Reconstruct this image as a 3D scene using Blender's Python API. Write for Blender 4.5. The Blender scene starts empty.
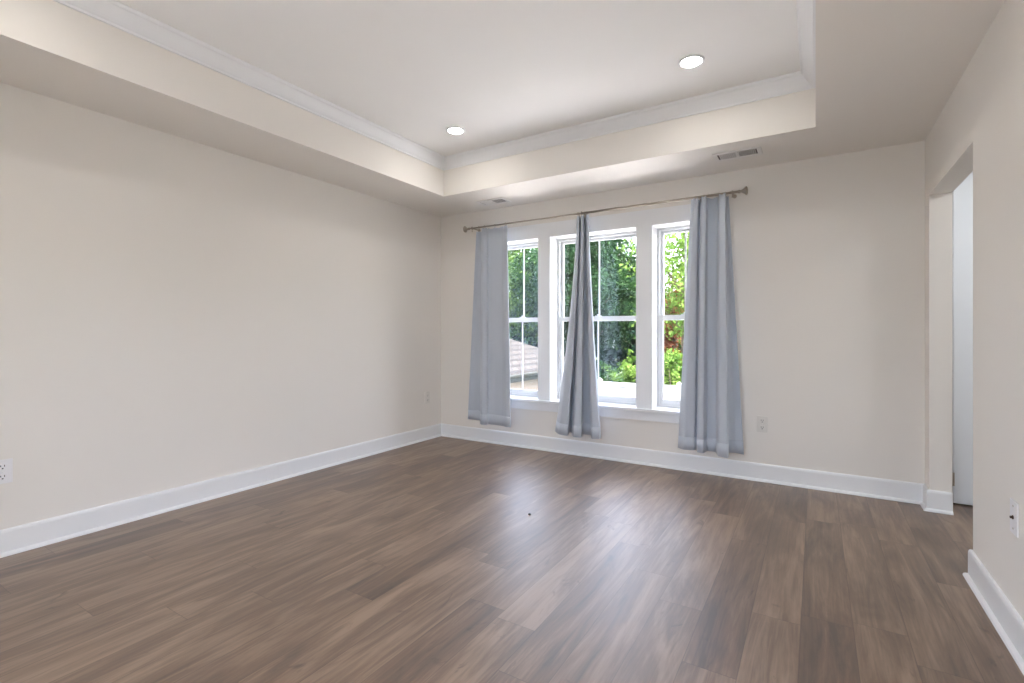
import bpy, bmesh, math, random
from mathutils import Vector, Matrix, noise

random.seed(7)
S = bpy.context.scene
COL = S.collection
PI = math.pi

# ------------------------------------------------------------------ camera
EYE = 1.161
cam_d = bpy.data.cameras.new('camera')
cam = bpy.data.objects.new('camera', cam_d)
COL.objects.link(cam)
cam.location = (0, 0, EYE)
cam.rotation_euler = (PI / 2, 0, math.radians(31.7))
cam_d.sensor_width = 36
cam_d.lens = 36 * 491.6 / 1024
cam_d.shift_y = -9.0 / 1024
cam_d.clip_start = 0.02
S.camera = cam

# ------------------------------------------------------------------ world, sun, exposure
W = bpy.data.worlds.new('world')
S.world = W
W.use_nodes = True
wn = W.node_tree.nodes
wl = W.node_tree.links
wn.clear()
sky = wn.new('ShaderNodeTexSky')
sky.sky_type = 'NISHITA'
sky.sun_disc = False
sky.sun_elevation = math.radians(56)
sky.sun_rotation = math.radians(90)
sky.air_density = 1.0
sky.dust_density = 3.0
sky.ozone_density = 1.0
bg = wn.new('ShaderNodeBackground')
bg.inputs['Strength'].default_value = 1.6
wo = wn.new('ShaderNodeOutputWorld')
haze = wn.new('ShaderNodeMixRGB')                 # thin bright cloud veil over the blue sky
haze.inputs[0].default_value = 0.6
haze.inputs[2].default_value = (2.6, 2.5, 2.75, 1)
wl.new(sky.outputs[0], haze.inputs[1])
wl.new(haze.outputs[0], bg.inputs[0])
wl.new(bg.outputs[0], wo.inputs[0])

sun_d = bpy.data.lights.new('sun', 'SUN')
sun_d.energy = 7.5
sun_d.color = (1.0, 0.95, 0.87)
sun_d.angle = math.radians(0.6)
sun = bpy.data.objects.new('sun', sun_d)
COL.objects.link(sun)
sun.rotation_euler = Vector((-0.75, 0.03, -1.15)).to_track_quat('-Z', 'Y').to_euler()

vs = S.view_settings
vs.view_transform = 'Standard'
vs.look = 'None'
vs.exposure = 1.26
vs.gamma = 1.0
vs.use_curve_mapping = False
S.cycles.use_denoising = True
S.cycles.max_bounces = 14
S.cycles.diffuse_bounces = 8
S.cycles.transparent_max_bounces = 16
S.cycles.sample_clamp_indirect = 8.0

LAMP = 50.0        # radiance of a recessed lens
HALL_FILL = 24.0  # radiance of the fill lens added in the hall

# ------------------------------------------------------------------ room dimensions
XL, XR = -3.60, 0.63          # left wall / right wall faces
YB, YF = 4.30, -1.00          # back (window) wall / front wall faces
CZ, TZ = 2.46, 2.80           # soffit ceiling / tray ceiling
TX0, TX1, TY0, TY1 = -3.02, 0.0, -0.36, 3.65
WT = 0.22                     # thickness of the window wall
RT = 0.115                    # thickness of the right wall
XH = XR + RT
OPY0, OPY1, OPZ = 3.108, 4.16, 2.06   # opening in the right wall
HALLX, HALLY0, HALLY1 = 2.3, 1.3, 4.43
GROUND = -2.2

# ------------------------------------------------------------------ materials
def new_mat(name):
    m = bpy.data.materials.new(name)
    m.use_nodes = True
    nt = m.node_tree
    return m, nt, nt.nodes['Principled BSDF']

def mat(name, col, rough=0.5, metal=0.0, spec=0.5, bump=0.0, bscale=200.0, vary=0.0, vscale=3.0):
    m, nt, p = new_mat(name)
    p.inputs['Roughness'].default_value = rough
    p.inputs['Metallic'].default_value = metal
    p.inputs['Specular IOR Level'].default_value = spec
    p.inputs['Base Color'].default_value = (*col, 1)
    tc = nt.nodes.new('ShaderNodeTexCoord')
    if vary > 0:
        n = nt.nodes.new('ShaderNodeTexNoise')
        n.inputs['Scale'].default_value = vscale
        n.inputs['Detail'].default_value = 4
        nt.links.new(tc.outputs['Object'], n.inputs['Vector'])
        r = nt.nodes.new('ShaderNodeValToRGB')
        r.color_ramp.elements[0].color = (*[c * (1 - vary) for c in col], 1)
        r.color_ramp.elements[1].color = (*[min(1, c * (1 + vary)) for c in col], 1)
        r.color_ramp.elements[0].position = 0.3
        r.color_ramp.elements[1].position = 0.7
        nt.links.new(n.outputs['Fac'], r.inputs['Fac'])
        nt.links.new(r.outputs['Color'], p.inputs['Base Color'])
    if bump > 0:
        n = nt.nodes.new('ShaderNodeTexNoise')
        n.inputs['Scale'].default_value = bscale
        n.inputs['Detail'].default_value = 3
        nt.links.new(tc.outputs['Object'], n.inputs['Vector'])
        b = nt.nodes.new('ShaderNodeBump')
        b.inputs['Strength'].default_value = bump
        b.inputs['Distance'].default_value = 0.002
        nt.links.new(n.outputs['Fac'], b.inputs['Height'])
        nt.links.new(b.outputs['Normal'], p.inputs['Normal'])
    return m

def emit_mat(name, col, strength):
    m, nt, p = new_mat(name)
    p.inputs['Base Color'].default_value = (*col, 1)
    p.inputs['Emission Color'].default_value = (*col, 1)
    p.inputs['Emission Strength'].default_value = strength
    return m

M = {}
M['wall'] = mat('cream_wall_paint', (0.81, 0.776, 0.727), 0.75, spec=0.25, bump=0.06, bscale=350, vary=0.006, vscale=1.2)
M['ceil'] = mat('flat_ceiling_paint', (0.875, 0.872, 0.857), 0.9, spec=0.15, bump=0.05, bscale=300, vary=0.005)
M['hall'] = mat('hall_wall_paint', (0.84, 0.84, 0.83), 0.7, spec=0.25, bump=0.05, bscale=350)
M['trim'] = mat('white_trim_enamel', (0.83, 0.84, 0.85), 0.35, spec=0.45, vary=0.004, vscale=4)
M['vinyl'] = mat('white_window_vinyl', (0.69, 0.695, 0.695), 0.35, spec=0.5, vary=0.004, vscale=6)
M['door'] = mat('white_door_paint', (0.80, 0.83, 0.87), 0.4, vary=0.004)
M['plate'] = mat('white_plastic', (0.82, 0.81, 0.82), 0.35, vary=0.004)
M['plate_cream'] = mat('almond_plastic', (0.74, 0.71, 0.66), 0.4, vary=0.004)
M['slot'] = mat('dark_slot', (0.03, 0.03, 0.03), 0.6)
M['nickel'] = mat('brushed_nickel', (0.46, 0.41, 0.345), 0.30, metal=1.0, bump=0.05, bscale=500)
M['brass'] = mat('dark_connector_metal', (0.12, 0.08, 0.06), 0.4, metal=0.7)
M['vent'] = mat('white_vent_enamel', (0.78, 0.76, 0.73), 0.45, vary=0.004)
M['duct'] = mat('duct_shade', (0.07, 0.055, 0.045), 0.8)  # dark colour stands for the shade inside the vent
M['lens'] = emit_mat('lamp_lens', (1.0, 0.965, 0.91), LAMP)
M['hallfill'] = emit_mat('hall_fill_lens', (0.95, 0.975, 1.0), HALL_FILL)
M['speck'] = mat('dark_grit', (0.03, 0.025, 0.02), 0.8)
M['ext'] = mat('pale_siding', (0.62, 0.62, 0.61), 0.8)
M['concrete'] = mat('pale_concrete', (0.80, 0.765, 0.73), 0.9, vary=0.05, vscale=1.5, bump=0.2, bscale=60)
M['lawn'] = mat('lawn_grass', (0.045, 0.06, 0.022), 0.9, vary=0.3, vscale=2.0, bump=0.5, bscale=40)
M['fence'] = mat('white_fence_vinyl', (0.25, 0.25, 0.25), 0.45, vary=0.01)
M['stucco'] = mat('peach_stucco', (0.30, 0.245, 0.20), 0.9, vary=0.05, vscale=2, bump=0.2, bscale=80)
M['gutter'] = mat('weathered_gutter', (0.035, 0.036, 0.033), 0.6, vary=0.1)
M['downspout'] = mat('brown_downspout', (0.16, 0.11, 0.09), 0.5, vary=0.1)
M['bark'] = mat('tree_bark', (0.09, 0.065, 0.045), 0.95, vary=0.35, vscale=6, bump=0.6, bscale=25)

def leaf_mat(name, dark, light, trans=0.3):
    m, nt, p = new_mat(name)
    tc = nt.nodes.new('ShaderNodeTexCoord')
    n = nt.nodes.new('ShaderNodeTexNoise')
    n.inputs['Scale'].default_value = 1.6
    n.inputs['Detail'].default_value = 5
    nt.links.new(tc.outputs['Object'], n.inputs['Vector'])
    r = nt.nodes.new('ShaderNodeValToRGB')
    r.color_ramp.elements[0].color = (*dark, 1)
    r.color_ramp.elements[1].color = (*light, 1)
    r.color_ramp.elements[0].position = 0.38
    r.color_ramp.elements[1].position = 0.66
    nt.links.new(n.outputs['Fac'], r.inputs['Fac'])
    nt.links.new(r.outputs['Color'], p.inputs['Base Color'])
    p.inputs['Roughness'].default_value = 0.55
    p.inputs['Specular IOR Level'].default_value = 0.08
    t = nt.nodes.new('ShaderNodeBsdfTranslucent')
    nt.links.new(r.outputs['Color'], t.inputs['Color'])
    mx = nt.nodes.new('ShaderNodeMixShader')
    mx.inputs[0].default_value = trans
    nt.links.new(p.outputs[0], mx.inputs[1])
    nt.links.new(t.outputs[0], mx.inputs[2])
    nt.links.new(mx.outputs[0], nt.nodes['Material Output'].inputs['Surface'])
    return m

M['leaf_dark'] = leaf_mat('dark_green_leaves', (0.006, 0.023, 0.012), (0.030, 0.075, 0.019))
M['leaf_mid'] = leaf_mat('mid_green_leaves', (0.020, 0.070, 0.018), (0.125, 0.21, 0.042))
M['leaf_light'] = leaf_mat('light_green_leaves', (0.06, 0.13, 0.02), (0.20, 0.30, 0.06), 0.4)
M['leaf_red'] = leaf_mat('russet_leaves', (0.11, 0.032, 0.018), (0.25, 0.10, 0.045), 0.35)
M['leaf_shade'] = leaf_mat('shaded_evergreen_needles', (0.006, 0.024, 0.018), (0.013, 0.042, 0.027), 0.1)  # shade of the understory is put into this dark needle colour

def glass_mat():
    m, nt, p = new_mat('window_glass')
    nt.nodes.remove(p)
    tr = nt.nodes.new('ShaderNodeBsdfTransparent')
    tr.inputs['Color'].default_value = (0.95, 0.96, 0.955, 1)
    gl = nt.nodes.new('ShaderNodeBsdfGlossy')
    gl.inputs['Roughness'].default_value = 0.0
    gl.inputs['Color'].default_value = (0.85, 0.95, 0.95, 1)
    fr = nt.nodes.new('ShaderNodeFresnel')
    gm_ = nt.nodes.new('ShaderNodeNewGeometry')      # same reflectance on both faces of the pane
    ir = nt.nodes.new('ShaderNodeMapRange')
    ir.inputs['To Min'].default_value = 1.5; ir.inputs['To Max'].default_value = 1 / 1.5
    nt.links.new(gm_.outputs['Backfacing'], ir.inputs['Value'])
    nt.links.new(ir.outputs[0], fr.inputs['IOR'])
    mx = nt.nodes.new('ShaderNodeMixShader')
    nt.links.new(fr.outputs[0], mx.inputs[0])
    nt.links.new(tr.outputs[0], mx.inputs[1])
    nt.links.new(gl.outputs[0], mx.inputs[2])
    nt.links.new(mx.outputs[0], nt.nodes['Material Output'].inputs['Surface'])
    return m
M['glass'] = glass_mat()

def fabric_mat(name, col, trans):
    m, nt, p = new_mat(name)
    tc = nt.nodes.new('ShaderNodeTexCoord')
    w = nt.nodes.new('ShaderNodeTexNoise')
    w.inputs['Scale'].default_value = 500
    mp = nt.nodes.new('ShaderNodeMapping')
    mp.inputs['Scale'].default_value = (1, 1, 0.25)
    nt.links.new(tc.outputs['Object'], mp.inputs['Vector'])
    nt.links.new(mp.outputs[0], w.inputs['Vector'])
    b = nt.nodes.new('ShaderNodeBump')
    b.inputs['Strength'].default_value = 0.12
    b.inputs['Distance'].default_value = 0.001
    nt.links.new(w.outputs['Fac'], b.inputs['Height'])
    nt.links.new(b.outputs[0], p.inputs['Normal'])
    p.inputs['Base Color'].default_value = (*col, 1)
    p.inputs['Roughness'].default_value = 0.6
    p.inputs['Specular IOR Level'].default_value = 0.3
    p.inputs['Sheen Weight'].default_value = 0.25
    t = nt.nodes.new('ShaderNodeBsdfTranslucent')
    t.inputs['Color'].default_value = (*col, 1)
    mx = nt.nodes.new('ShaderNodeMixShader')
    mx.inputs[0].default_value = trans
    nt.links.new(p.outputs[0], mx.inputs[1])
    nt.links.new(t.outputs[0], mx.inputs[2])
    nt.links.new(mx.outputs[0], nt.nodes['Material Output'].inputs['Surface'])
    return m
M['curtain'] = fabric_mat('blue_grey_curtain_cloth', (0.52, 0.565, 0.635), 0.03)

def floor_mat():
    m, nt, p = new_mat('wood_look_planks')
    N, L = nt.nodes, nt.links
    def math_(op, a, b=None, c=None):
        n = N.new('ShaderNodeMath'); n.operation = op
        for i, v in enumerate((a, b, c)):
            if v is None: continue
            if isinstance(v, (int, float)): n.inputs[i].default_value = v
            else: L.new(v, n.inputs[i])
        return n.outputs[0]
    tc = N.new('ShaderNodeTexCoord')
    sp = N.new('ShaderNodeSeparateXYZ'); L.new(tc.outputs['Object'], sp.inputs[0])
    PW, PL = 0.1759, 1.22
    u = math_('DIVIDE', math_('ADD', sp.outputs['X'], 0.05), PW)
    row = math_('FLOOR', u)
    fu = math_('FRACT', u)
    wn1 = N.new('ShaderNodeTexWhiteNoise'); wn1.noise_dimensions = '1D'; L.new(row, wn1.inputs['W'])
    v = math_('ADD', math_('DIVIDE', sp.outputs['Y'], PL), math_('MULTIPLY', wn1.outputs['Value'], 7.0))
    colm = math_('FLOOR', v)
    fv = math_('FRACT', v)
    cb = N.new('ShaderNodeCombineXYZ'); L.new(row, cb.inputs[0]); L.new(colm, cb.inputs[1])
    wn2 = N.new('ShaderNodeTexWhiteNoise'); wn2.noise_dimensions = '2D'; L.new(cb.outputs[0], wn2.inputs['Vector'])
    # grain coordinates, shifted per plank
    off = N.new('ShaderNodeVectorMath'); off.operation = 'SCALE'; L.new(wn2.outputs['Color'], off.inputs[0]); off.inputs['Scale'].default_value = 40
    add = N.new('ShaderNodeVectorMath'); add.operation = 'ADD'; L.new(tc.outputs['Object'], add.inputs[0]); L.new(off.outputs[0], add.inputs[1])
    def grain(sx, sy, detail, dist, scale=1.0, rough=0.55):
        mp = N.new('ShaderNodeMapping'); mp.inputs['Scale'].default_value = (sx, sy, 1)
        L.new(add.outputs[0], mp.inputs['Vector'])
        n = N.new('ShaderNodeTexNoise'); n.inputs['Scale'].default_value = scale; n.inputs['Detail'].default_value = detail
        n.inputs['Distortion'].default_value = dist; n.inputs['Roughness'].default_value = rough
        L.new(mp.outputs[0], n.inputs['Vector'])
        return n.outputs['Fac']
    broad = grain(5.5, 1.0, 4, 1.6)
    fine = grain(90, 3.5, 4, 0.4)
    streak = grain(15, 1.2, 6, 2.6, rough=0.62)
    knot = grain(8, 3.0, 3, 2.2)
    tone = math_('ADD', math_('ADD', math_('MULTIPLY', wn2.outputs['Value'], 0.20), 0.06), math_('MULTIPLY', broad, 0.90))
    tone = math_('ADD', tone, math_('MULTIPLY', math_('SUBTRACT', streak, 0.5), 0.65))
    tone = math_('ADD', tone, math_('MULTIPLY', math_('SUBTRACT', fine, 0.5), 0.30))
    ramp = N.new('ShaderNodeValToRGB')
    e = ramp.color_ramp.elements
    e[0].position = 0.34; e[0].color = (0.066, 0.036, 0.021, 1)
    e[1].position = 0.84; e[1].color = (0.285, 0.190, 0.123, 1)
    x = e.new(0.58); x.color = (0.148, 0.088, 0.052, 1)
    L.new(tone, ramp.inputs['Fac'])
    # knots
    kr = N.new('ShaderNodeMapRange'); kr.inputs['From Min'].default_value = 0.66; kr.inputs['From Max'].default_value = 0.77
    L.new(knot, kr.inputs['Value'])
    mk = N.new('ShaderNodeMixRGB'); mk.blend_type = 'MULTIPLY'; mk.inputs[2].default_value = (0.42, 0.36, 0.33, 1)
    L.new(kr.outputs[0], mk.inputs[0]); L.new(ramp.outputs[0], mk.inputs[1])
    # seams
    du = math_('MULTIPLY', math_('MINIMUM', fu, math_('SUBTRACT', 1.0, fu)), PW)
    dv = math_('MULTIPLY', math_('MINIMUM', fv, math_('SUBTRACT', 1.0, fv)), PL)
    d = math_('MINIMUM', du, dv)
    sr = N.new('ShaderNodeMapRange'); sr.inputs['From Min'].default_value = 0.0006; sr.inputs['From Max'].default_value = 0.0022
    sr.inputs['To Min'].default_value = 1; sr.inputs['To Max'].default_value = 0
    L.new(d, sr.inputs['Value'])
    ms = N.new('ShaderNodeMixRGB'); ms.blend_type = 'MULTIPLY'; ms.inputs[2].default_value = (0.55, 0.5, 0.47, 1)
    L.new(sr.outputs[0], ms.inputs[0]); L.new(mk.outputs[0], ms.inputs[1])
    L.new(ms.outputs[0], p.inputs['Base Color'])
    rr = N.new('ShaderNodeMapRange'); rr.inputs['To Min'].default_value = 0.38; rr.inputs['To Max'].default_value = 0.50
    L.new(streak, rr.inputs['Value']); L.new(rr.outputs[0], p.inputs['Roughness'])
    p.inputs['Specular IOR Level'].default_value = 0.7
    p.inputs['Coat Weight'].default_value = 0.65
    p.inputs['Coat Roughness'].default_value = 0.46
    p.inputs['Coat IOR'].default_value = 1.7
    hb = math_('SUBTRACT', math_('MULTIPLY', fine, 0.35), sr.outputs[0])
    b = N.new('ShaderNodeBump'); b.inputs['Strength'].default_value = 0.12; b.inputs['Distance'].default_value = 0.0015
    L.new(hb, b.inputs['Height']); L.new(b.outputs[0], p.inputs['Normal'])
    return m
M['floor'] = floor_mat()

def shingle_mat():
    m, nt, p = new_mat('asphalt_shingles')
    N, L = nt.nodes, nt.links
    uv = N.new('ShaderNodeTexCoord')
    sp = N.new('ShaderNodeSeparateXYZ'); L.new(uv.outputs['Object'], sp.inputs[0])
    ad = N.new('ShaderNodeMath'); ad.operation = 'ADD'; L.new(sp.outputs['X'], ad.inputs[0]); L.new(sp.outputs['Y'], ad.inputs[1])
    cb = N.new('ShaderNodeCombineXYZ'); L.new(ad.outputs[0], cb.inputs[0]); L.new(sp.outputs['Z'], cb.inputs[1])
    br = N.new('ShaderNodeTexBrick')
    br.inputs['Scale'].default_value = 1.0
    br.inputs['Brick Width'].default_value = 0.45
    br.inputs['Row Height'].default_value = 0.16
    br.inputs['Mortar Size'].default_value = 0.035
    br.inputs['Color1'].default_value = (0.046, 0.038, 0.034, 1)
    br.inputs['Color2'].default_value = (0.034, 0.028, 0.025, 1)
    br.inputs['Mortar'].default_value = (0.014, 0.011, 0.010, 1)
    L.new(cb.outputs[0], br.inputs['Vector'])
    L.new(br.outputs['Color'], p.inputs['Base Color'])
    p.inputs['Roughness'].default_value = 0.9
    return m
M['shingle'] = shingle_mat()

# ------------------------------------------------------------------ mesh helpers
class MB:
    def __init__(self):
        self.v = []; self.f = []; self.smooth = []
    def add(self, verts, faces, smooth=False):
        o = len(self.v)
        self.v += [tuple(p) for p in verts]
        self.f += [tuple(i + o for i in f) for f in faces]
        self.smooth += [smooth] * len(faces)
        return self
    def box(self, x0, x1, y0, y1, z0, z1):
        return self.add([(x0, y0, z0), (x1, y0, z0), (x1, y1, z0), (x0, y1, z0),
                         (x0, y0, z1), (x1, y0, z1), (x1, y1, z1), (x0, y1, z1)],
                        [(0, 3, 2, 1), (4, 5, 6, 7), (0, 1, 5, 4), (1, 2, 6, 5), (2, 3, 7, 6), (3, 0, 4, 7)])
    def tube(self, pts, radii, seg=12, cap=True):
        pts = [Vector(p) for p in pts]
        if isinstance(radii, (int, float)): radii = [radii] * len(pts)
        vs_, n = [], len(pts)
        up = Vector((0.31, 0.17, 0.93)).normalized()
        for i, p in enumerate(pts):
            t = (pts[min(i + 1, n - 1)] - pts[max(i - 1, 0)]).normalized()
            a = t.cross(up)
            if a.length < 1e-4: a = t.cross(Vector((1, 0, 0)))
            a.normalize(); b = t.cross(a)
            for k in range(seg):
                ang = 2 * PI * k / seg
                vs_.append(p + radii[i] * (math.cos(ang) * a + math.sin(ang) * b))
        fs = []
        for i in range(n - 1):
            for k in range(seg):
                k2 = (k + 1) % seg
                fs.append((i * seg + k, i * seg + k2, (i + 1) * seg + k2, (i + 1) * seg + k))
        if cap:
            fs.append(tuple(range(seg))[::-1]); fs.append(tuple((n - 1) * seg + k for k in range(seg)))
        return self.add(vs_, fs, True)
    def torus(self, c, axis, R, r, seg=20, rs=8):
        c = Vector(c); ax = Vector(axis).normalized()
        a = ax.orthogonal().normalized(); b = ax.cross(a)
        vs_ = []
        for i in range(seg):
            t = 2 * PI * i / seg
            d = math.cos(t) * a + math.sin(t) * b
            for k in range(rs):
                q = 2 * PI * k / rs
                vs_.append(c + d * (R + r * math.cos(q)) + ax * r * math.sin(q))
        fs = [(i * rs + k, ((i + 1) % seg) * rs + k, ((i + 1) % seg) * rs + (k + 1) % rs, i * rs + (k + 1) % rs)
              for i in range(seg) for k in range(rs)]
        return self.add(vs_, fs, True)
    def lathe(self, prof, c, axis, seg=32):
        """prof: list of (radius, height along axis)"""
        c = Vector(c); ax = Vector(axis).normalized()
        a = ax.orthogonal().normalized(); b = ax.cross(a)
        vs_ = []
        for r, h in prof:
            for k in range(seg):
                t = 2 * PI * k / seg
                vs_.append(c + ax * h + r * (math.cos(t) * a + math.sin(t) * b))
        fs = [(i * seg + k, i * seg + (k + 1) % seg, (i + 1) * seg + (k + 1) % seg, (i + 1) * seg + k)
              for i in range(len(prof) - 1) for k in range(seg)]
        return self.add(vs_, fs, True)
    def disc(self, c, axis, r, seg=32):
        c = Vector(c); ax = Vector(axis).normalized()
        a = ax.orthogonal().normalized(); b = ax.cross(a)
        return self.add([c + r * (math.cos(2 * PI * k / seg) * a + math.sin(2 * PI * k / seg) * b) for k in range(seg)],
                        [tuple(range(seg))])
    def sweep(self, path, prof, closed=False):
        """path: xy points, profile offsets to the left of travel: (offset, z)"""
        n = len(path); P = [Vector(p) for p in path]; m = len(prof)
        rows = []
        for i in range(n):
            if closed or 0 < i < n - 1:
                d0 = (P[i] - P[i - 1]).normalized(); d1 = (P[(i + 1) % n] - P[i]).normalized()
            elif i == 0: d0 = d1 = (P[1] - P[0]).normalized()
            else: d0 = d1 = (P[i] - P[i - 1]).normalized()
            n0 = Vector((-d0.y, d0.x)); n1 = Vector((-d1.y, d1.x))
            bis = (n0 + n1).normalized(); k = 1 / max(0.3, bis.dot(n0))
            for o, z in prof:
                q = P[i] + bis * k * o
                rows.append((q.x, q.y, z))
        fs = []
        for i in range(n if closed else n - 1):
            j = (i + 1) % n
            for k in range(m):
                k2 = (k + 1) % m
                fs.append((i * m + k, j * m + k, j * m + k2, i * m + k2))
        if not closed:
            fs.append(tuple(range(m))); fs.append(tuple((n - 1) * m + k for k in range(m))[::-1])
        return self.add(rows, fs)
    def build(self, name, material, parent=None, bevel=0.0, origin=None, recalc=True):
        o_ = Vector(origin) if origin is not None else Vector((0, 0, 0))
        me = bpy.data.meshes.new(name)
        me.from_pydata([tuple(Vector(p) - o_) for p in self.v], [], self.f)
        me.polygons.foreach_set('use_smooth', self.smooth)
        me.materials.append(material)
        me.update()
        if recalc:
            bm = bmesh.new(); bm.from_mesh(me)
            bmesh.ops.recalc_face_normals(bm, faces=bm.faces[:])
            bm.to_mesh(me); bm.free()
        ob = bpy.data.objects.new(name, me)
        COL.objects.link(ob)
        ob.location = o_
        if parent is not None:
            ob.parent = parent
            w = Vector((0, 0, 0)); q = parent
            while q is not None:
                w += q.location; q = q.parent
            ob.location = o_ - w
        if bevel > 0:
            b = ob.modifiers.new('bevel', 'BEVEL'); b.width = bevel; b.segments = 2; b.limit_method = 'ANGLE'
        return ob

def empty(name, loc, label, cat, group=None):
    o = bpy.data.objects.new(name, None)
    COL.objects.link(o)
    o.location = loc
    o.empty_display_size = 0.1
    return tag(o, label, cat, group)

def tag(o, label, cat, group=None):
    o['label'] = label
    o['category'] = cat
    if group: o['group'] = group
    return o

def struct(o, label=None, cat=None):
    o['kind'] = 'structure'
    if label: o['label'] = label
    if cat: o['category'] = cat
    return o

def copy_tree(o, parent=None):
    c = o.copy(); COL.objects.link(c)
    if parent is not None: c.parent = parent
    for ch in list(o.children): copy_tree(ch, c)
    return c

# ------------------------------------------------------------------ room shell
struct(MB().box(XL - 0.2, HALLX + 0.2, YF - 0.2, YB + WT, -0.25, 0.0).build('floor', M['floor']),
       'brown wood-look plank floor running towards the windows', 'floor')
struct(MB().box(XL - 0.2, XL, YF - 0.2, YB + WT, 0.0, TZ + 0.25).build('wall_left', M['wall']),
       'long bare cream wall on the left', 'wall')
FILL_WIN = [(-1.92, -0.82), (-0.62, 0.42)]  # unseen windows added to let fill daylight into the room
FZ0, FZ1 = 0.45, 2.12
wf = MB()
fx = [XL] + [x for p in FILL_WIN for x in p] + [XH]
for i in range(0, len(fx), 2): wf.box(fx[i], fx[i + 1], YF - 0.2, YF, 0.0, TZ + 0.25)
for a, b in FILL_WIN:
    wf.box(a, b, YF - 0.2, YF, 0.0, FZ0)
    wf.box(a, b, YF - 0.2, YF, FZ1, TZ + 0.25)
struct(wf.build('wall_front', M['wall']), 'cream wall facing the windows, with two added windows for fill daylight', 'wall')

WIN = [(-2.909, -2.341), (-2.207, -1.353), (-1.211, -0.740)]   # casing openings
WZ0, WZ1 = 0.495, 2.095
wb = MB()
xs = [XL] + [x for a, b in WIN for x in (a - 0.012, b + 0.012)] + [XH]
for i in range(0, len(xs), 2):
    wb.box(xs[i], xs[i + 1], YB, YB + WT, 0.0, TZ + 0.25)
for a, b in WIN:
    wb.box(a - 0.012, b + 0.012, YB, YB + WT, 0.0, WZ0 - 0.03)
    wb.box(a - 0.012, b + 0.012, YB, YB + WT, WZ1 + 0.012, TZ + 0.25)
struct(wb.build('wall_back', M['wall']), 'cream wall with the three windows', 'wall')

wr = MB()
wr.box(XR, XH, YF, OPY0, 0.0, TZ + 0.25)
wr.box(XR, XH, OPY0, OPY1, OPZ, TZ + 0.25)
wr.box(XR, XH, OPY1, YB, 0.0, TZ + 0.25)
struct(wr.build('wall_right', M['wall']), 'cream wall on the right with an uncased opening', 'wall')

cb = MB()
cb.box(XL, TX0, YF, YB, CZ, TZ + 0.25)
cb.box(TX1, XR, YF, YB, CZ, TZ + 0.25)
cb.box(TX0, TX1, TY1, YB, CZ, TZ + 0.25)
cb.box(TX0, TX1, YF, TY0, CZ, TZ + 0.25)
ceil = struct(cb.build('ceiling', M['wall']), 'tray ceiling with a lower cream border', 'ceiling')
MB().box(TX0, TX1, TY0, TY1, TZ, TZ + 0.25).build('tray_panel', M['ceil'], ceil)['label'] = 'raised flat white centre of the tray ceiling'

# crown moulding inside the tray
crown = [(0.0, 2.706), (0.012, 2.706), (0.015, 2.716), (0.024, 2.722), (0.036, 2.732), (0.050, 2.748), (0.062, 2.766),
         (0.070, 2.778), (0.078, 2.782), (0.082, 2.790), (0.082, TZ), (0.0, TZ)]
struct(MB().sweep([(TX0, TY0), (TX1, TY0), (TX1, TY1), (TX0, TY1)], crown, closed=True).build('trim_1', M['trim']),
       'white crown moulding around the tray ceiling', 'moulding')

# baseboards
base = [(0.0, 0.0), (0.015, 0.0), (0.015, 0.120), (0.013, 0.130), (0.009, 0.136), (0.0, 0.136)]
shoe = [(0.015, 0.0), (0.031, 0.0), (0.0305, 0.006), (0.028, 0.012), (0.022, 0.017), (0.015, 0.019)]
def baseboard(name, path, label):
    b = struct(MB().sweep(path, base).build(name, M['trim']), label, 'baseboard')
    MB().sweep(path, shoe).build('shoe_moulding', M['trim'], b)
    return b
baseboard('baseboard_left', [(XL, YB), (XL, YF)], 'white baseboard along the left wall')
baseboard('baseboard_back', [(XR, YB), (XL, YB)], 'white baseboard under the windows')
baseboard('baseboard_right', [(XR, YF), (XR, OPY0), (XH, OPY0)], 'white baseboard on the near right wall')
baseboard('baseboard_stub', [(XH, OPY1), (XR, OPY1), (XR, YB)], 'short white baseboard wrapping the far side of the opening')
baseboard('baseboard_front', [(XL, YF), (XR, YF)], 'white baseboard along the front wall')

# hall behind the opening
struct(MB().box(XH, HALLX, HALLY1, HALLY1 + 0.12, 0.0, CZ).build('wall_hall_end', M['hall']), 'white end wall of the hall', 'wall')
struct(MB().box(HALLX, HALLX + 0.12, HALLY0, HALLY1 + 0.12, 0.0, CZ).build('wall_hall_side', M['hall']), 'white side wall of the hall', 'wall')
struct(MB().box(XH, HALLX + 0.12, HALLY0 - 0.12, HALLY0, 0.0, CZ).build('wall_hall_front', M['hall']), 'white near wall of the hall', 'wall')
struct(MB().box(XH, HALLX + 0.12, HALLY0 - 0.12, HALLY1 + 0.12, CZ, CZ + 0.2).build('ceiling_hall', M['ceil']), 'white hall ceiling', 'ceiling')
d1 = struct(MB().box(0.792, 1.55, HALLY1 - 0.04, HALLY1 - 0.004, 0.012, 2.32).build('door_1', M['door'], bevel=0.002),
            'plain white door beyond the opening', 'door')
for hz in (0.17, 2.275):
    h = MB().tube([(0.784, HALLY1 - 0.044, hz - 0.045), (0.784, HALLY1 - 0.044, hz + 0.045)], 0.006, 10)
    h.box(0.786, 0.797, HALLY1 - 0.0425, HALLY1 - 0.0395, hz - 0.045, hz + 0.045)
    h.build('hinge', M['nickel'], d1)['label'] = 'small nickel door hinge'
kn = MB().lathe([(0.03, 0), (0.03, 0.006), (0.012, 0.01), (0.011, 0.03), (0.024, 0.04), (0.027, 0.05), (0.02, 0.062), (0.001, 0.066)],
                (1.48, HALLY1 - 0.04, 0.95), (0, -1, 0))
kn.build('door_knob', M['nickel'], d1)['label'] = 'nickel door knob'

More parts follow.
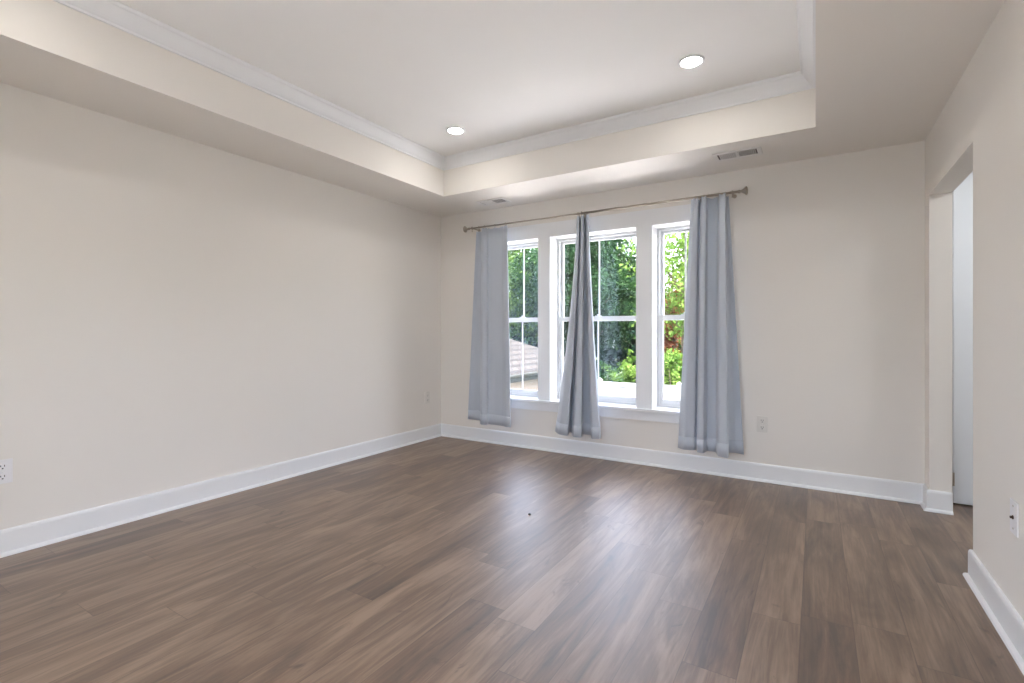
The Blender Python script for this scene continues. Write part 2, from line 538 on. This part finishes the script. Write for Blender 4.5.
# ------------------------------------------------------------------ window trim and windows
CX0, CX1 = -3.035, -0.610
tc_ = MB()
legs = [(CX0, WIN[0][0]), (WIN[0][1], WIN[1][0]), (WIN[1][1], WIN[2][0]), (WIN[2][1], CX1)]
for a, b in legs: tc_.box(a, b, YB - 0.02, YB, WZ0, WZ1)
tc_.box(CX0, CX1, YB - 0.02, YB, WZ1, 2.235)
struct(tc_.build('trim_2', M['trim']), 'flat white casing around the three windows', 'trim')
struct(MB().box(CX0 - 0.02, CX1 + 0.02, YB - 0.055, YB - 0.02, WZ0 - 0.026, WZ0)
       .box(CX0, CX1, YB - 0.02, YB, WZ0 - 0.026, WZ0).build('trim_3', M['trim'], bevel=0.003), 'white sill board under the windows', 'trim')
struct(MB().box(CX0, CX1, YB - 0.018, YB, 0.388, WZ0 - 0.026).build('trim_4', M['trim'], bevel=0.002), 'white apron board below the sill', 'trim')

GY = 4.48
def frame_rect(mb, x0, x1, z0, z1, y0, y1, l, r, b, t):
    mb.box(x0, x0 + l, y0, y1, z0, z1); mb.box(x1 - r, x1, y0, y1, z0, z1)
    mb.box(x0 + l, x1 - r, y0, y1, z0, z0 + b); mb.box(x0 + l, x1 - r, y0, y1, z1 - t, z1)
for i, (a, b) in enumerate(WIN):
    nm = ['narrow left window with one muntin bar', 'wide middle window behind the bunched curtain', 'narrow right window beside the right curtain'][i]
    fr = MB()
    frame_rect(fr, a - 0.012, b + 0.012, WZ0 - 0.03, WZ1 + 0.012, YB, YB + WT + 0.01, 0.012, 0.012, 0.03, 0.012)   # jamb liner
    frame_rect(fr, a, b, WZ0, WZ1, GY - 0.035, YB + WT + 0.01, 0.020, 0.020, 0.016, 0.020)                       # vinyl frame stop
    w = struct(fr.build('window_%d' % (i + 1), M['vinyl']), nm, 'window')
    mid = (a + b) / 2
    # upper sash (outer plane)
    us = MB(); frame_rect(us, a + 0.018, b - 0.018, 1.272, WZ1 - 0.015, GY + 0.002, GY + 0.028, 0.030, 0.030, 0.044, 0.030)
    u = us.build('upper_sash', M['vinyl'], w, bevel=0.0015)
    MB().box(a + 0.047, b - 0.047, GY + 0.012, GY + 0.016, 1.315, WZ1 - 0.044).build('pane', M['glass'], u)['label'] = 'clear glass pane'
    MB().box(mid - 0.007, mid + 0.007, GY + 0.006, GY + 0.0125, 1.316, WZ1 - 0.045).build('muntin', M['vinyl'], u)
    # lower sash (inner plane)
    ls = MB(); frame_rect(ls, a + 0.018, b - 0.018, WZ0 + 0.014, 1.316, GY - 0.028, GY, 0.032, 0.032, 0.052, 0.044)
    l = ls.build('lower_sash', M['vinyl'], w, bevel=0.0015)
    MB().box(a + 0.049, b - 0.049, GY - 0.016, GY - 0.012, WZ0 + 0.065, 1.273).build('pane', M['glass'], l)['label'] = 'clear glass pane'
    MB().box(mid - 0.0065, mid + 0.0065, GY - 0.0225, GY - 0.016, WZ0 + 0.066, 1.272).build('muntin', M['vinyl'], l)
    lk = MB().box(mid - 0.030, mid + 0.030, GY - 0.026, GY - 0.004, 1.316, 1.324)
    lk.lathe([(0.013, 0), (0.013, 0.010), (0.009, 0.014), (0.001, 0.015)], (mid, GY - 0.014, 1.324), (0, 0, 1), 16)
    lk.build('sash_lock', M['vinyl'], l)
    # daylight portal in the opening
    ld = bpy.data.lights.new('window_portal', 'AREA'); ld.shape = 'RECTANGLE'; ld.size = b - a; ld.size_y = WZ1 - WZ0
    ld.cycles.is_portal = True
    lo = bpy.data.objects.new('window_portal', ld); COL.objects.link(lo)
    lo.location = (mid, YB + WT + 0.03, (WZ0 + WZ1) / 2); lo.rotation_euler = (-PI / 2, 0, 0)
    lo.parent = w

# two unseen windows added behind the camera to bring in fill daylight
for i, (a, b) in enumerate(FILL_WIN):
    fr = MB()
    frame_rect(fr, a, b, FZ0, FZ1, YF - 0.2, YF - 0.10, 0.05, 0.05, 0.06, 0.05)
    fr.box(a + 0.05, b - 0.05, YF - 0.17, YF - 0.13, 1.25, 1.30)
    w = struct(fr.build('window_%d' % (i + 4), M['vinyl']), 'white framed window added behind the camera for fill daylight, %s' % ('left', 'right')[i], 'window')
    MB().box(a + 0.05, b - 0.05, YF - 0.152, YF - 0.148, FZ0 + 0.06, 1.25).build('pane', M['glass'], w)
    MB().box(a + 0.05, b - 0.05, YF - 0.152, YF - 0.148, 1.30, FZ1 - 0.05).build('pane', M['glass'], w)
    cs = MB()
    frame_rect(cs, a - 0.09, b + 0.09, FZ0 - 0.09, FZ1 + 0.09, YF, YF + 0.02, 0.09, 0.09, 0.09, 0.09)
    cs.build('casing', M['trim'], w)
    ld = bpy.data.lights.new('window_portal', 'AREA'); ld.shape = 'RECTANGLE'; ld.size = b - a; ld.size_y = FZ1 - FZ0
    ld.cycles.is_portal = True
    lo = bpy.data.objects.new('window_portal', ld); COL.objects.link(lo)
    lo.location = ((a + b) / 2, YF - 0.23, (FZ0 + FZ1) / 2); lo.rotation_euler = (PI / 2, 0, 0)
    lo.parent = w

# ------------------------------------------------------------------ recessed lights
def downlight(name, x, y, z, lens, label, group, k=1.0):
    t = empty(name, (x, y, z), label, 'ceiling light', group)
    MB().lathe([(0.077 * k, 0.0), (0.077 * k, -0.004), (0.072 * k, -0.007), (0.062 * k, -0.007), (0.057 * k, -0.002)], (x, y, z), (0, 0, 1), 40).build('trim_ring', M['trim'], t)
    MB().disc((x, y, z - 0.0028), (0, 0, -1), 0.0575 * k, 40).build('lens', lens, t, recalc=False)['label'] = 'glowing white lens'
    return t
G = 'recessed lights in the tray ceiling'
downlight('recessed_light', -0.64, 3.10, TZ, M['lens'], 'round recessed light in the tray ceiling nearest the right window', G)
downlight('recessed_light', -2.486, 3.153, TZ, M['lens'], 'round recessed light near the left far corner of the tray ceiling', G)
downlight('recessed_light', -0.64, 0.45, TZ, M['lens'], 'round recessed light at the near right end of the tray, behind the camera', G)
downlight('recessed_light', -2.486, 0.45, TZ, M['lens'], 'round recessed light at the near left end of the tray ceiling', G)
downlight('hall_fill_light', 1.65, 3.75, CZ, M['hallfill'], 'wide round fill light added on the unseen hall ceiling past the opening', None, 3.0)  # added light source, out of view, brightens the hall door and jamb

# ------------------------------------------------------------------ ceiling vents
def vent(x, y, label):
    t = empty('ceiling_vent', (x, y, CZ), label, 'vent', 'ceiling vents by the window wall')
    L_, Wd = 0.32, 0.178
    z = CZ
    fr = MB(); 
    for (x0, x1, y0, y1) in ((-L_/2, L_/2, -Wd/2, -0.060), (-L_/2, L_/2, 0.060, Wd/2), (-L_/2, -0.130, -0.060, 0.060),
                             (0.130, L_/2, -0.060, 0.060), (-0.007, 0.007, -0.060, 0.060)):
        fr.box(x + x0, x + x1, y + y0, y + y1, z - 0.006, z)
    fr.build('frame', M['vent'], t, bevel=0.0015)
    MB().box(x - 0.130, x + 0.130, y - 0.060, y + 0.060, z - 0.0012, z - 0.0002).build('duct_shade_sheet', M['duct'], t)['label'] = 'dark sheet for the shade behind the louvers'
    for side in (-1, 1):
        lv = MB()
        for k in range(10):
            cx = x + side * (0.012 + 0.0118 * k)
            q = [(cx, -0.0055), (cx + 0.0036, -0.0055), (cx + 0.0036 - side * 0.004, -0.002), (cx - side * 0.004, -0.002)]
            lv.add([(a, y - 0.059, z + b) for a, b in q] + [(a, y + 0.059, z + b) for a, b in q],
                   [(0, 1, 2, 3), (4, 7, 6, 5), (0, 4, 5, 1), (1, 5, 6, 2), (2, 6, 7, 3), (3, 7, 4, 0)])
        lv.build('louver_bank', M['vent'], t)
    return t
vent(-0.485, 3.905, 'rectangular ceiling vent with dark slots near the right curtain')
vent(-2.72, 4.05, 'rectangular ceiling vent above the left curtain')

# ------------------------------------------------------------------ outlets
def wall_plate(loc, face, label, mat_, kind='outlet'):
    """face: 'X+','X-','Y-' direction the plate looks towards"""
    t = empty('wall_outlet' if kind == 'outlet' else 'cable_jack', loc, label, 'outlet' if kind == 'outlet' else 'wall jack')
    L0 = Vector(loc)
    def tf(p):   # local: x right, y out of the wall, z up
        x, y, z = p
        if face == 'Y-': return (L0.x + x, L0.y - y, L0.z + z)
        if face == 'X+': return (L0.x + y, L0.y + x, L0.z + z)
        return (L0.x - y, L0.y - x, L0.z + z)
    def put(mb, name, m_, bevel=0.0):
        mb.v = [tf(p) for p in mb.v]
        return mb.build(name, m_, t, bevel)
    put(MB().box(-0.0385, 0.0385, 0, 0.006, -0.0625, 0.0625), 'cover_plate', mat_, 0.002)
    if kind == 'outlet':
        for s in (-1, 1):
            r = put(MB().box(-0.0165, 0.0165, 0.006, 0.0085, s * 0.0265 - 0.0215 / 1.2, s * 0.0265 + 0.0215 / 1.2), 'receptacle', mat_, 0.002)
            sl = MB()
            sl.box(-0.0085, -0.0055, 0.0085, 0.0088, s * 0.0265 - 0.001, s * 0.0265 + 0.009)
            sl.box(0.0055, 0.0085, 0.0085, 0.0088, s * 0.0265 - 0.001, s * 0.0265 + 0.009)
            sl.box(-0.003, 0.003, 0.0085, 0.0088, s * 0.0265 - 0.012, s * 0.0265 - 0.006)
            sl.v = [tf(p) for p in sl.v]
            sl.build('slots', M['slot'], r)
        put(MB().lathe([(0.0035, 0.0), (0.0035, 0.0015), (0.0005, 0.002)], (0, 0.006, 0), (0, 1, 0), 10), 'screw', mat_)
    else:
        put(MB().lathe([(0.0075, 0.0), (0.0075, 0.003), (0.005, 0.003), (0.005, 0.009), (0.002, 0.009), (0.0005, 0.008)], (0, 0.006, 0), (0, 1, 0), 14), 'connector', M['brass'])['label'] = 'dark metal cable connector'
        for s in (-1, 1):
            put(MB().lathe([(0.0035, 0.0), (0.0035, 0.0015), (0.0005, 0.002)], (0, 0.006, s * 0.042), (0, 1, 0), 10), 'screw', M['nickel'])
    return t
wall_plate((XL, 0.782, 0.437), 'X+', 'white wall outlet low on the left wall at the photo edge', M['plate'])
wall_plate((XL, 4.07, 0.45), 'X+', 'faint almond wall outlet on the left wall near the far corner', M['plate_cream'])
wall_plate((-0.355, YB, 0.445), 'Y-', 'pale wall outlet under the blank wall right of the curtain', M['plate_cream'])
wall_plate((XR, 2.53, 0.475), 'X-', 'white wall plate with dark cable connector on the right wall', M['plate'], 'jack')

# ------------------------------------------------------------------ curtain rod
RY, RZ = 4.17, 2.254
rod = empty('curtain_rod', (-1.82, RY, RZ), 'brushed nickel curtain rod with flared ends above the windows', 'curtain rod')
MB().tube([(-3.10, RY, RZ), (-1.55, RY, RZ)], 0.0075, 16).build('inner_tube', M['nickel'], rod)
MB().tube([(-1.80, RY, RZ), (-0.50, RY, RZ)], 0.0100, 16).build('outer_tube', M['nickel'], rod)
fin = [(0.010, 0.0), (0.014, 0.002), (0.014, 0.010), (0.009, 0.014), (0.009, 0.022), (0.013, 0.030), (0.021, 0.042), (0.031, 0.052),
       (0.034, 0.056), (0.033, 0.062), (0.026, 0.066), (0.012, 0.069), (0.001, 0.070)]
MB().lathe(fin, (-3.10, RY, RZ), (-1, 0, 0)).build('finial', M['nickel'], rod)
MB().lathe(fin, (-0.512, RY, RZ), (1, 0, 0)).build('finial', M['nickel'], rod)
for bx in (-3.065, -1.825, -0.553):
    b = MB()
    b.lathe([(0.016, 0.0), (0.016, 0.004), (0.010, 0.007), (0.006, 0.009), (0.006, YB - RY - 0.012)], (bx, YB, RZ), (0, -1, 0), 16)
    b.torus((bx, RY, RZ), (1, 0, 0), 0.0145, 0.004, 20, 8)
    b.tube([(bx, RY, RZ - 0.014), (bx, RY, RZ - 0.032)], 0.0035, 10)
    b.lathe([(0.001, 0.0), (0.005, 0.001), (0.0055, 0.009), (0.001, 0.010)], (bx, RY, RZ - 0.040), (0, 0, 1), 12)
    b.build('bracket', M['nickel'], rod)

# ------------------------------------------------------------------ curtains
def spline(pts, n):
    """Catmull-Rom with pull towards straight panels; returns n samples"""
    P = [Vector((*p, 0)) if len(p) == 2 else Vector(p) for p in pts]
    out = []
    m = len(P) - 1
    for i in range(n):
        t = i / (n - 1) * m
        k = min(int(t), m - 1); u = t - k
        p0, p1, p2, p3 = P[max(k - 1, 0)], P[k], P[k + 1], P[min(k + 2, m)]
        q = 0.5 * ((2 * p1) + (p2 - p0) * u + (2 * p0 - 5 * p1 + 4 * p2 - p3) * u * u + (3 * p1 - p0 - 3 * p2 + p3) * u ** 3)
        lin = p1.lerp(p2, u)
        out.append(q.lerp(lin, 0.6))
    return out

def curtain(label, top, bot, ztop, zbot, ease=1.0, hem_wave=0.01, rings=()):
    def deepen(pts):
        out = []
        for x, y in pts:
            y *= 1.5 if y < 0 else 1.3
            out.append((x * (RY + y) / 4.2, y))
        return out
    top, bot = deepen(top), deepen(bot)
    rings = [r * RY / 4.2 for r in rings]
    cx = sum(p[0] for p in top) / len(top)
    t = empty('curtain', (cx, RY, zbot), label, 'curtain', 'curtain panels on the rod')
    nu, nv = 8 * (len(top) - 1) + 1, 40
    A, B = spline(top, nu), spline(bot, nu)
    vs_, hem = [], []
    sc = [0.0]
    for i in range(nv + 1):
        s = i / nv
        e = s ** ease
        for j in range(nu):
            p = A[j].lerp(B[j], e)
            wob = 0.003 * s * math.sin(j * 0.35 + 4 * s)
            zb = zbot + hem_wave * (B[j].y * -6 + 0.3 * math.sin(j * 0.5))
            z = ztop + (zb - ztop) * s - 0.010 * (1 - s) ** 10 * (0.5 - 0.5 * math.cos(j * 2 * PI / 8))
            vs_.append((p.x, RY + p.y + wob * 0.5, z))
    fs = [(i * nu + j, i * nu + j + 1, (i + 1) * nu + j + 1, (i + 1) * nu + j) for i in range(nv) for j in range(nu - 1)]
    ob = MB().add(vs_, fs, True).build('panel', M['curtain'], t, recalc=False)
    so = ob.modifiers.new('thickness', 'SOLIDIFY'); so.thickness = 0.0025; so.offset = 0
    # stitched bottom hem
    r0 = nv - 2
    hv = []
    for i in range(r0, nv + 1):
        for j in range(nu):
            x, y, z = vs_[i * nu + j]
            hv.append((x, y, z - (0.0015 if i == nv else 0)))
    hf = [(i * nu + j, i * nu + j + 1, (i + 1) * nu + j + 1, (i + 1) * nu + j) for i in range(2) for j in range(nu - 1)]
    h = MB().add(hv, hf, True).build('hem', M['curtain'], t, recalc=False)
    so = h.modifiers.new('thickness', 'SOLIDIFY'); so.thickness = 0.0042; so.offset = 0
    for rx in rings:
        MB().torus((rx, RY, RZ - 0.006), (1, 0.15, 0), 0.0185, 0.0022, 20, 8).tube(
            [(rx, RY, RZ - 0.024), (rx, RY, ztop - 0.012)], 0.0022, 8).build('clip_ring', M['nickel'], t)['label'] = 'nickel clip ring'
    return t

# left panel
curtain('blue-grey curtain panel hanging at the left window',
        [(-3.035, 0.015), (-3.00, 0.026), (-2.945, 0.024), (-2.940, 0.015), (-2.965, -0.045), (-2.950, -0.058), (-2.905, -0.052), (-2.880, -0.026), (-2.80, -0.024), (-2.71, -0.028), (-2.685, -0.040), (-2.655, -0.044), (-2.650, -0.02)],
        [(-3.145, 0.035), (-3.06, 0.048), (-2.955, 0.040), (-2.950, 0.030), (-2.985, -0.062), (-2.965, -0.085), (-2.905, -0.075), (-2.880, -0.050), (-2.80, -0.048), (-2.70, -0.055), (-2.66, -0.070), (-2.610, -0.066), (-2.606, -0.04)],
        2.222, 0.238, 1.0, 0.0, (-3.00, -2.93, -2.80, -2.67))
# middle, bunched
curtain('bunched blue-grey curtain panel in front of the middle window',
        [(-1.885, 0.010), (-1.878, -0.022), (-1.862, -0.024), (-1.856, 0.026), (-1.846, 0.026), (-1.840, -0.030), (-1.820, -0.030), (-1.813, 0.026), (-1.797, 0.024), (-1.790, -0.032), (-1.772, -0.030), (-1.765, -0.004)],
        [(-2.110, 0.010), (-2.07, -0.060), (-1.985, -0.075), (-1.962, 0.030), (-1.940, 0.034), (-1.920, -0.080), (-1.845, -0.075), (-1.832, 0.020), (-1.748, 0.020), (-1.735, -0.070), (-1.665, -0.060), (-1.650, -0.020)],
        2.228, 0.225, 1.4, 0.0, (-1.876, -1.864, -1.812, -1.799, -1.785))
# right panel
curtain('blue-grey curtain panel hanging right of the right window',
        [(-0.868, -0.006), (-0.845, -0.026), (-0.818, -0.022), (-0.806, 0.020), (-0.796, 0.018), (-0.785, -0.036), (-0.755, -0.038), (-0.742, 0.012), (-0.668, 0.014), (-0.652, -0.036), (-0.612, -0.046), (-0.606, -0.034), (-0.612, 0.020), (-0.598, 0.030), (-0.585, 0.024)],
        [(-0.972, 0.004), (-0.925, -0.028), (-0.845, -0.016), (-0.833, 0.020), (-0.823, 0.018), (-0.818, -0.050), (-0.775, -0.056), (-0.745, 0.008), (-0.678, 0.004), (-0.660, -0.076), (-0.594, -0.098), (-0.586, -0.080), (-0.600, 0.020), (-0.535, 0.045), (-0.475, 0.030)],
        2.242, 0.212, 1.0, 0.0, (-0.830, -0.768, -0.660, -0.605))

# speck of debris on the floor
sp_ = MB().lathe([(0.001, 0.0), (0.008, 0.001), (0.0095, 0.005), (0.006, 0.010), (0.001, 0.011)], (-1.549, 2.719, 0.0), (0, 0, 1), 9)
sp_.v = [(x + 0.003 * noise.noise((x * 300, y * 300, z * 300)), y + 0.003 * noise.noise((y * 300, x * 300, 5)), z) for x, y, z in sp_.v]
tag(sp_.build('debris_crumb', M['speck'], origin=(-1.549, 2.719, 0.0)), 'tiny dark crumb lying in the middle of the plank floor', 'debris')

# ------------------------------------------------------------------ outside
struct(MB().box(-60, 40, -50, 80, GROUND - 0.3, GROUND).build('ground', M['lawn']), 'lawn behind the house', 'ground')
struct(MB().box(-7.8, 5, YB + WT + 0.02, 11.5, GROUND, GROUND + 0.06).box(-7.8, 5, -9, YF - 0.3, GROUND, GROUND + 0.06).build('patio', M['concrete']), 'pale concrete patio added below the windows to bounce daylight upward', 'patio')  # pale slabs added to bounce sunlight up through the windows
struct(MB().box(XL - 0.25, HALLX + 0.4, YB + WT - 0.02, YB + WT, GROUND, -0.26).build('wall_exterior', M['ext']), 'pale wall below the windows outside', 'wall')

struct(MB().box(XL - 0.6, HALLX + 0.6, YF - 1.7, YB + WT + 0.35, TZ + 0.26, TZ + 0.42).build('roof', M['ext']), 'unseen roof slab added with eaves to hold back high sky light', 'roof')  # added out of view; its eaves cut the high sky light

struct(MB().box(-25, 20, -13.2, -13.0, GROUND, 3.2).build('wall_light_block', M['ext']), 'tall unseen wall added on the street side to block low sky light', 'wall')  # added out of view to keep low sky light off the floor

# white vinyl fence
FY, FT = 14.85, -0.40
fence = empty('vinyl_fence', (-4, FY, GROUND), 'white vinyl privacy fence across the garden', 'fence')
posts = [-7.72] + [-5.87 + 2.47 * k for k in range(6)]
for x in posts:
    MB().box(x - 0.065, x + 0.065, FY - 0.065, FY + 0.065, GROUND, FT + 0.05).build('post', M['fence'], fence)
    MB().add([(x - 0.08, FY - 0.08, FT + 0.05), (x + 0.08, FY - 0.08, FT + 0.05), (x + 0.08, FY + 0.08, FT + 0.05), (x - 0.08, FY + 0.08, FT + 0.05), (x, FY, FT + 0.12)],
             [(0, 3, 2, 1), (0, 1, 4), (1, 2, 4), (2, 3, 4), (3, 0, 4)]).build('post_cap', M['fence'], fence)
for a, b in zip(posts[:-1], posts[1:]):
    MB().box(a + 0.065, b - 0.065, FY - 0.045, FY + 0.045, FT - 0.14, FT).build('top_rail', M['fence'], fence, bevel=0.008)
    pn = MB()
    n = 13; w_ = (b - a - 0.13) / n
    for k in range(n):
        pn.box(a + 0.065 + k * w_ + 0.003, a + 0.065 + (k + 1) * w_ - 0.003, FY - 0.015, FY + 0.015, GROUND + 0.15, FT - 0.14)
        pn.box(a + 0.065 + k * w_ - 0.003, a + 0.065 + k * w_ + 0.003, FY - 0.006, FY + 0.010, GROUND + 0.15, FT - 0.14)
    pn.build('panel', M['fence'], fence)
    MB().box(a + 0.065, b - 0.065, FY - 0.04, FY + 0.04, GROUND + 0.05, GROUND + 0.17).build('bottom_rail', M['fence'], fence)

# neighbour's house with hip roof
hx1, hx0, hy0, hy1, ez = -8.45, -18.0, 5.5, 20.05, -0.20
half = (hx1 - hx0) / 2
rz_ = ez + 0.44 * half
house = empty('neighbouring_house', ((hx0 + hx1) / 2, (hy0 + hy1) / 2, GROUND), 'low peach house with a pale brown shingled hip roof beyond the left window', 'house')
rm = MB()
C_ = [(hx1, hy0), (hx1, hy1), (hx0, hy1), (hx0, hy0)]
ra, rb_ = ((hx0 + hx1) / 2, hy0 + half), ((hx0 + hx1) / 2, hy1 - half)
v_ = [(x, y, ez) for x, y in C_] + [(*ra, rz_), (*rb_, rz_)] + [(x, y, ez - 0.06) for x, y in C_]
rm.add(v_, [(0, 1, 5, 4), (1, 2, 5), (2, 3, 4, 5), (3, 0, 4), (6, 9, 8, 7), (0, 6, 7, 1), (1, 7, 8, 2), (2, 8, 9, 3), (3, 9, 6, 0)])
rm.build('roof', M['shingle'], house)
gm = MB()
gut = [(0.0, ez - 0.02), (0.10, ez - 0.02), (0.11, ez - 0.06), (0.07, ez - 0.14), (0.0, ez - 0.14)]
gm.sweep([(hx1, hy1), (hx1, hy0), (hx0, hy0), (hx0, hy1)], gut, closed=True)
gm.build('gutter', M['gutter'], house)
MB().box(hx0 + 0.05, hx1 - 0.05, hy0 + 0.05, hy1 - 0.05, ez - 0.30, ez - 0.06).build('fascia', M['gutter'], house)
MB().box(hx0 + 0.45, hx1 - 0.45, hy0 + 0.45, hy1 - 0.45, GROUND, ez - 0.30).build('wall', M['stucco'], house)
MB().tube([(hx1 + 0.04, hy1 - 0.6, ez - 0.14), (hx1 - 0.10, hy1 - 0.6, ez - 0.30), (hx1 - 0.38, hy1 - 0.6, ez - 0.55), (hx1 - 0.38, hy1 - 0.6, GROUND + 0.05)], 0.05, 8).build('downspout', M['downspout'], house)

# ------------------------------------------------------------------ trees and shrubs
def leaf_cloud(mb, blobs, n, size, rnd):
    """blobs: (centre, radii); leaves sit in clumps near the blob surfaces"""
    vols = [r[0] * r[1] * r[2] for c, r in blobs]
    tot = sum(vols)
    V, F = [], []
    for (c, r), v in zip(blobs, vols):
        m = max(20, int(n * v / tot))
        clumps = max(6, m // 28)
        for k in range(clumps):
            d = Vector((rnd.gauss(0, 1), rnd.gauss(0, 1), rnd.gauss(0, 1))).normalized()
            rad = 0.55 + 0.5 * rnd.random() ** 0.6
            cc = Vector((c[0] + d.x * r[0] * rad, c[1] + d.y * r[1] * rad, c[2] + d.z * r[2] * rad))
            cs = min(r) * 0.22
            for q in range(m // clumps):
                p = cc + Vector((rnd.gauss(0, cs), rnd.gauss(0, cs), rnd.gauss(0, cs * 0.7)))
                nrm = (Vector((rnd.gauss(0, 0.6), rnd.gauss(0, 0.6), rnd.gauss(0.5, 0.5))) + d * 0.5).normalized()
                a = nrm.orthogonal().normalized(); b = nrm.cross(a)
                th = rnd.random() * 2 * PI
                a, b = math.cos(th) * a + math.sin(th) * b, -math.sin(th) * a + math.cos(th) * b
                s = size * (0.6 + 0.8 * rnd.random())
                o = len(V)
                V += [p - a * s, p + b * s * 0.5 + nrm * s * 0.12, p + a * s, p - b * s * 0.5 + nrm * s * 0.12]
                F.append((o, o + 1, o + 2, o + 3))
    mb.add(V, F, False)

def tree(name, x, y, h, crown, trunk_h, leaf, label, n=7000, size=0.16, seed=1, group='trees beyond the fence', branches=7, spread=1.0):
    rnd = random.Random(seed)
    g = GROUND
    t = empty(name, (x, y, g), label, 'tree', group)
    tr = MB()
    top = g + h * 0.85
    pts = [(x, y, g - 0.1), (x + 0.05, y, g + trunk_h * 0.5), (x - 0.04, y + 0.05, g + trunk_h), (x + 0.1, y, (g + trunk_h + top) / 2), (x, y + 0.1, top)]
    r0 = 0.022 * h + 0.05
    tr.tube(pts, [r0 * 1.25, r0, r0 * 0.85, r0 * 0.5, r0 * 0.12], 10)
    blobs = []
    cz0, cz1 = g + trunk_h * 0.8, g + h
    for k in range(branches):
        f = (k + 0.5) / branches
        z0 = cz0 + (top - cz0) * f * 0.75
        ang = k * 2.4 + rnd.random()
        prof = math.sin(PI * (0.18 + 0.72 * f)) if crown[2] == 'round' else (1.05 - f)
        R = crown[0] * prof * (0.75 + 0.4 * rnd.random())
        z1 = cz0 + (cz1 - cz0) * (f * 0.85 + 0.12)
        ex, ey = x + math.cos(ang) * R * 0.65, y + math.sin(ang) * R * 0.65
        tr.tube([(x, y, z0), ((x + ex) / 2, (y + ey) / 2, (z0 + z1) / 2 + 0.1), (ex, ey, z1)], [r0 * 0.42, r0 * 0.25, r0 * 0.06], 7)
        bz = (cz1 - cz0) / branches * 1.6
        blobs.append(((ex, ey, z1), (R * 0.62 * spread, R * 0.62 * spread, bz)))
        blobs.append(((x - math.cos(ang) * R * 0.35, y - math.sin(ang) * R * 0.35, z1 + 0.2), (R * 0.6 * spread, R * 0.6 * spread, bz)))
    if crown[2] == 'cone':
        blobs.append(((x, y, g + 0.75), (crown[0] * 1.0, crown[0] * 1.0, 0.75)))
    tr.build('trunk', M['bark'], t, recalc=False)
    lf = MB()
    leaf_cloud(lf, blobs, n, size, rnd)
    lf.build('foliage', leaf, t, recalc=False)
    return t

def shrub(x, y, w, h, leaf, label, n=4200, size=0.055, seed=1):
    rnd = random.Random(seed)
    t = empty('garden_shrub', (x, y, GROUND), label, 'shrub', 'shrubs behind the white fence')
    st = MB()
    blobs = []
    for k in range(8):
        a = k * 2.4; R = w * 0.32 * (0.4 + 0.6 * rnd.random())
        z = GROUND + h * (0.45 + 0.42 * rnd.random())
        p = (x + math.cos(a) * R, y + math.sin(a) * R, z)
        st.tube([(x, y, GROUND - 0.05), ((x + p[0]) / 2, (y + p[1]) / 2, GROUND + h * 0.35), p], [0.03, 0.02, 0.008], 6)
        blobs.append((p, (w * 0.26, w * 0.26, h * 0.2)))
    st.build('stem', M['bark'], t, recalc=False)
    lf = MB(); leaf_cloud(lf, blobs, n, size, rnd); lf.build('foliage', leaf, t, recalc=False)
    return t

# evergreens at the back of the gardens, coloured dark for understory shade
for k in range(9):
    x = -33 + 4.4 * k
    tree('evergreen_tree', x, 33 + (k % 2) * 1.5, 7.5 + (k * 37 % 5) * 0.5, (3.4, 3.4, 'cone'), 0.6, M['leaf_shade'],
         'dark conical evergreen at the back of the garden, %s' % ['far left behind the roof', 'left behind the roof', 'behind the roof ridge', 'behind the hip of the roof', 'between the left and middle windows',
          'low behind the middle window', 'behind the big dark tree', 'behind the russet tree', 'far right behind the right curtain'][k], n=4200, size=0.30, seed=50 + k, group='evergreens at the back', branches=8, spread=1.15)
# canopy trees
tree('leafy_tree', -15.8, 24.0, 9.2, (4.2, 4.2, 'round'), 4.2, M['leaf_mid'], 'mid green leafy tree rising behind the neighbouring roof', n=24000, size=0.11, seed=3)
tree('leafy_tree', -20.5, 25.0, 9.2, (4.0, 4.0, 'round'), 3.6, M['leaf_dark'], 'dark leafy tree left of the tree behind the neighbouring roof', n=14000, size=0.12, seed=4)
tree('leafy_tree', -10.1, 24.0, 9.2, (3.5, 3.5, 'round'), 3.4, M['leaf_dark'], 'big dense dark green tree filling the middle window', n=30000, size=0.10, seed=5, branches=9)
tree('leafy_tree', -12.6, 27.5, 9.6, (3.8, 3.8, 'round'), 3.4, M['leaf_dark'], 'dark green tree just left of the big dense tree', n=24000, size=0.12, seed=6)
tree('leafy_tree', -4.05, 19.0, 8.4, (2.2, 2.2, 'round'), 3.2, M['leaf_light'], 'airy light green tree with open branches seen through the right window', n=5200, size=0.085, seed=8, branches=8, spread=0.9)
tree('russet_tree', -5.0, 21.0, 5.0, (1.2, 1.2, 'round'), 2.8, M['leaf_red'], 'small russet leaved tree low in the right window', n=3200, size=0.08, seed=9, branches=5)
tree('leafy_tree', 1.5, 26.0, 8.6, (3.8, 3.8, 'round'), 3.0, M['leaf_mid'], 'mid green tree standing farthest right beyond the fence', n=6000, size=0.20, seed=10)
tree('leafy_tree', -5.6, 29.0, 6.6, (3.2, 3.2, 'round'), 1.2, M['leaf_mid'], 'lower green tree behind the russet tree', n=12000, size=0.13, seed=11)
shrub(-5.2, 16.3, 1.35, 2.75, M['leaf_light'], 'bright green shrub above the fence at the right edge of the middle window', seed=21)
shrub(-3.75, 16.0, 1.35, 2.65, M['leaf_light'], 'bright green shrub above the fence in the right window', seed=22)
shrub(-6.95, 17.4, 1.3, 2.2, M['leaf_mid'], 'green shrub behind the fence beside the neighbouring house', seed=23)
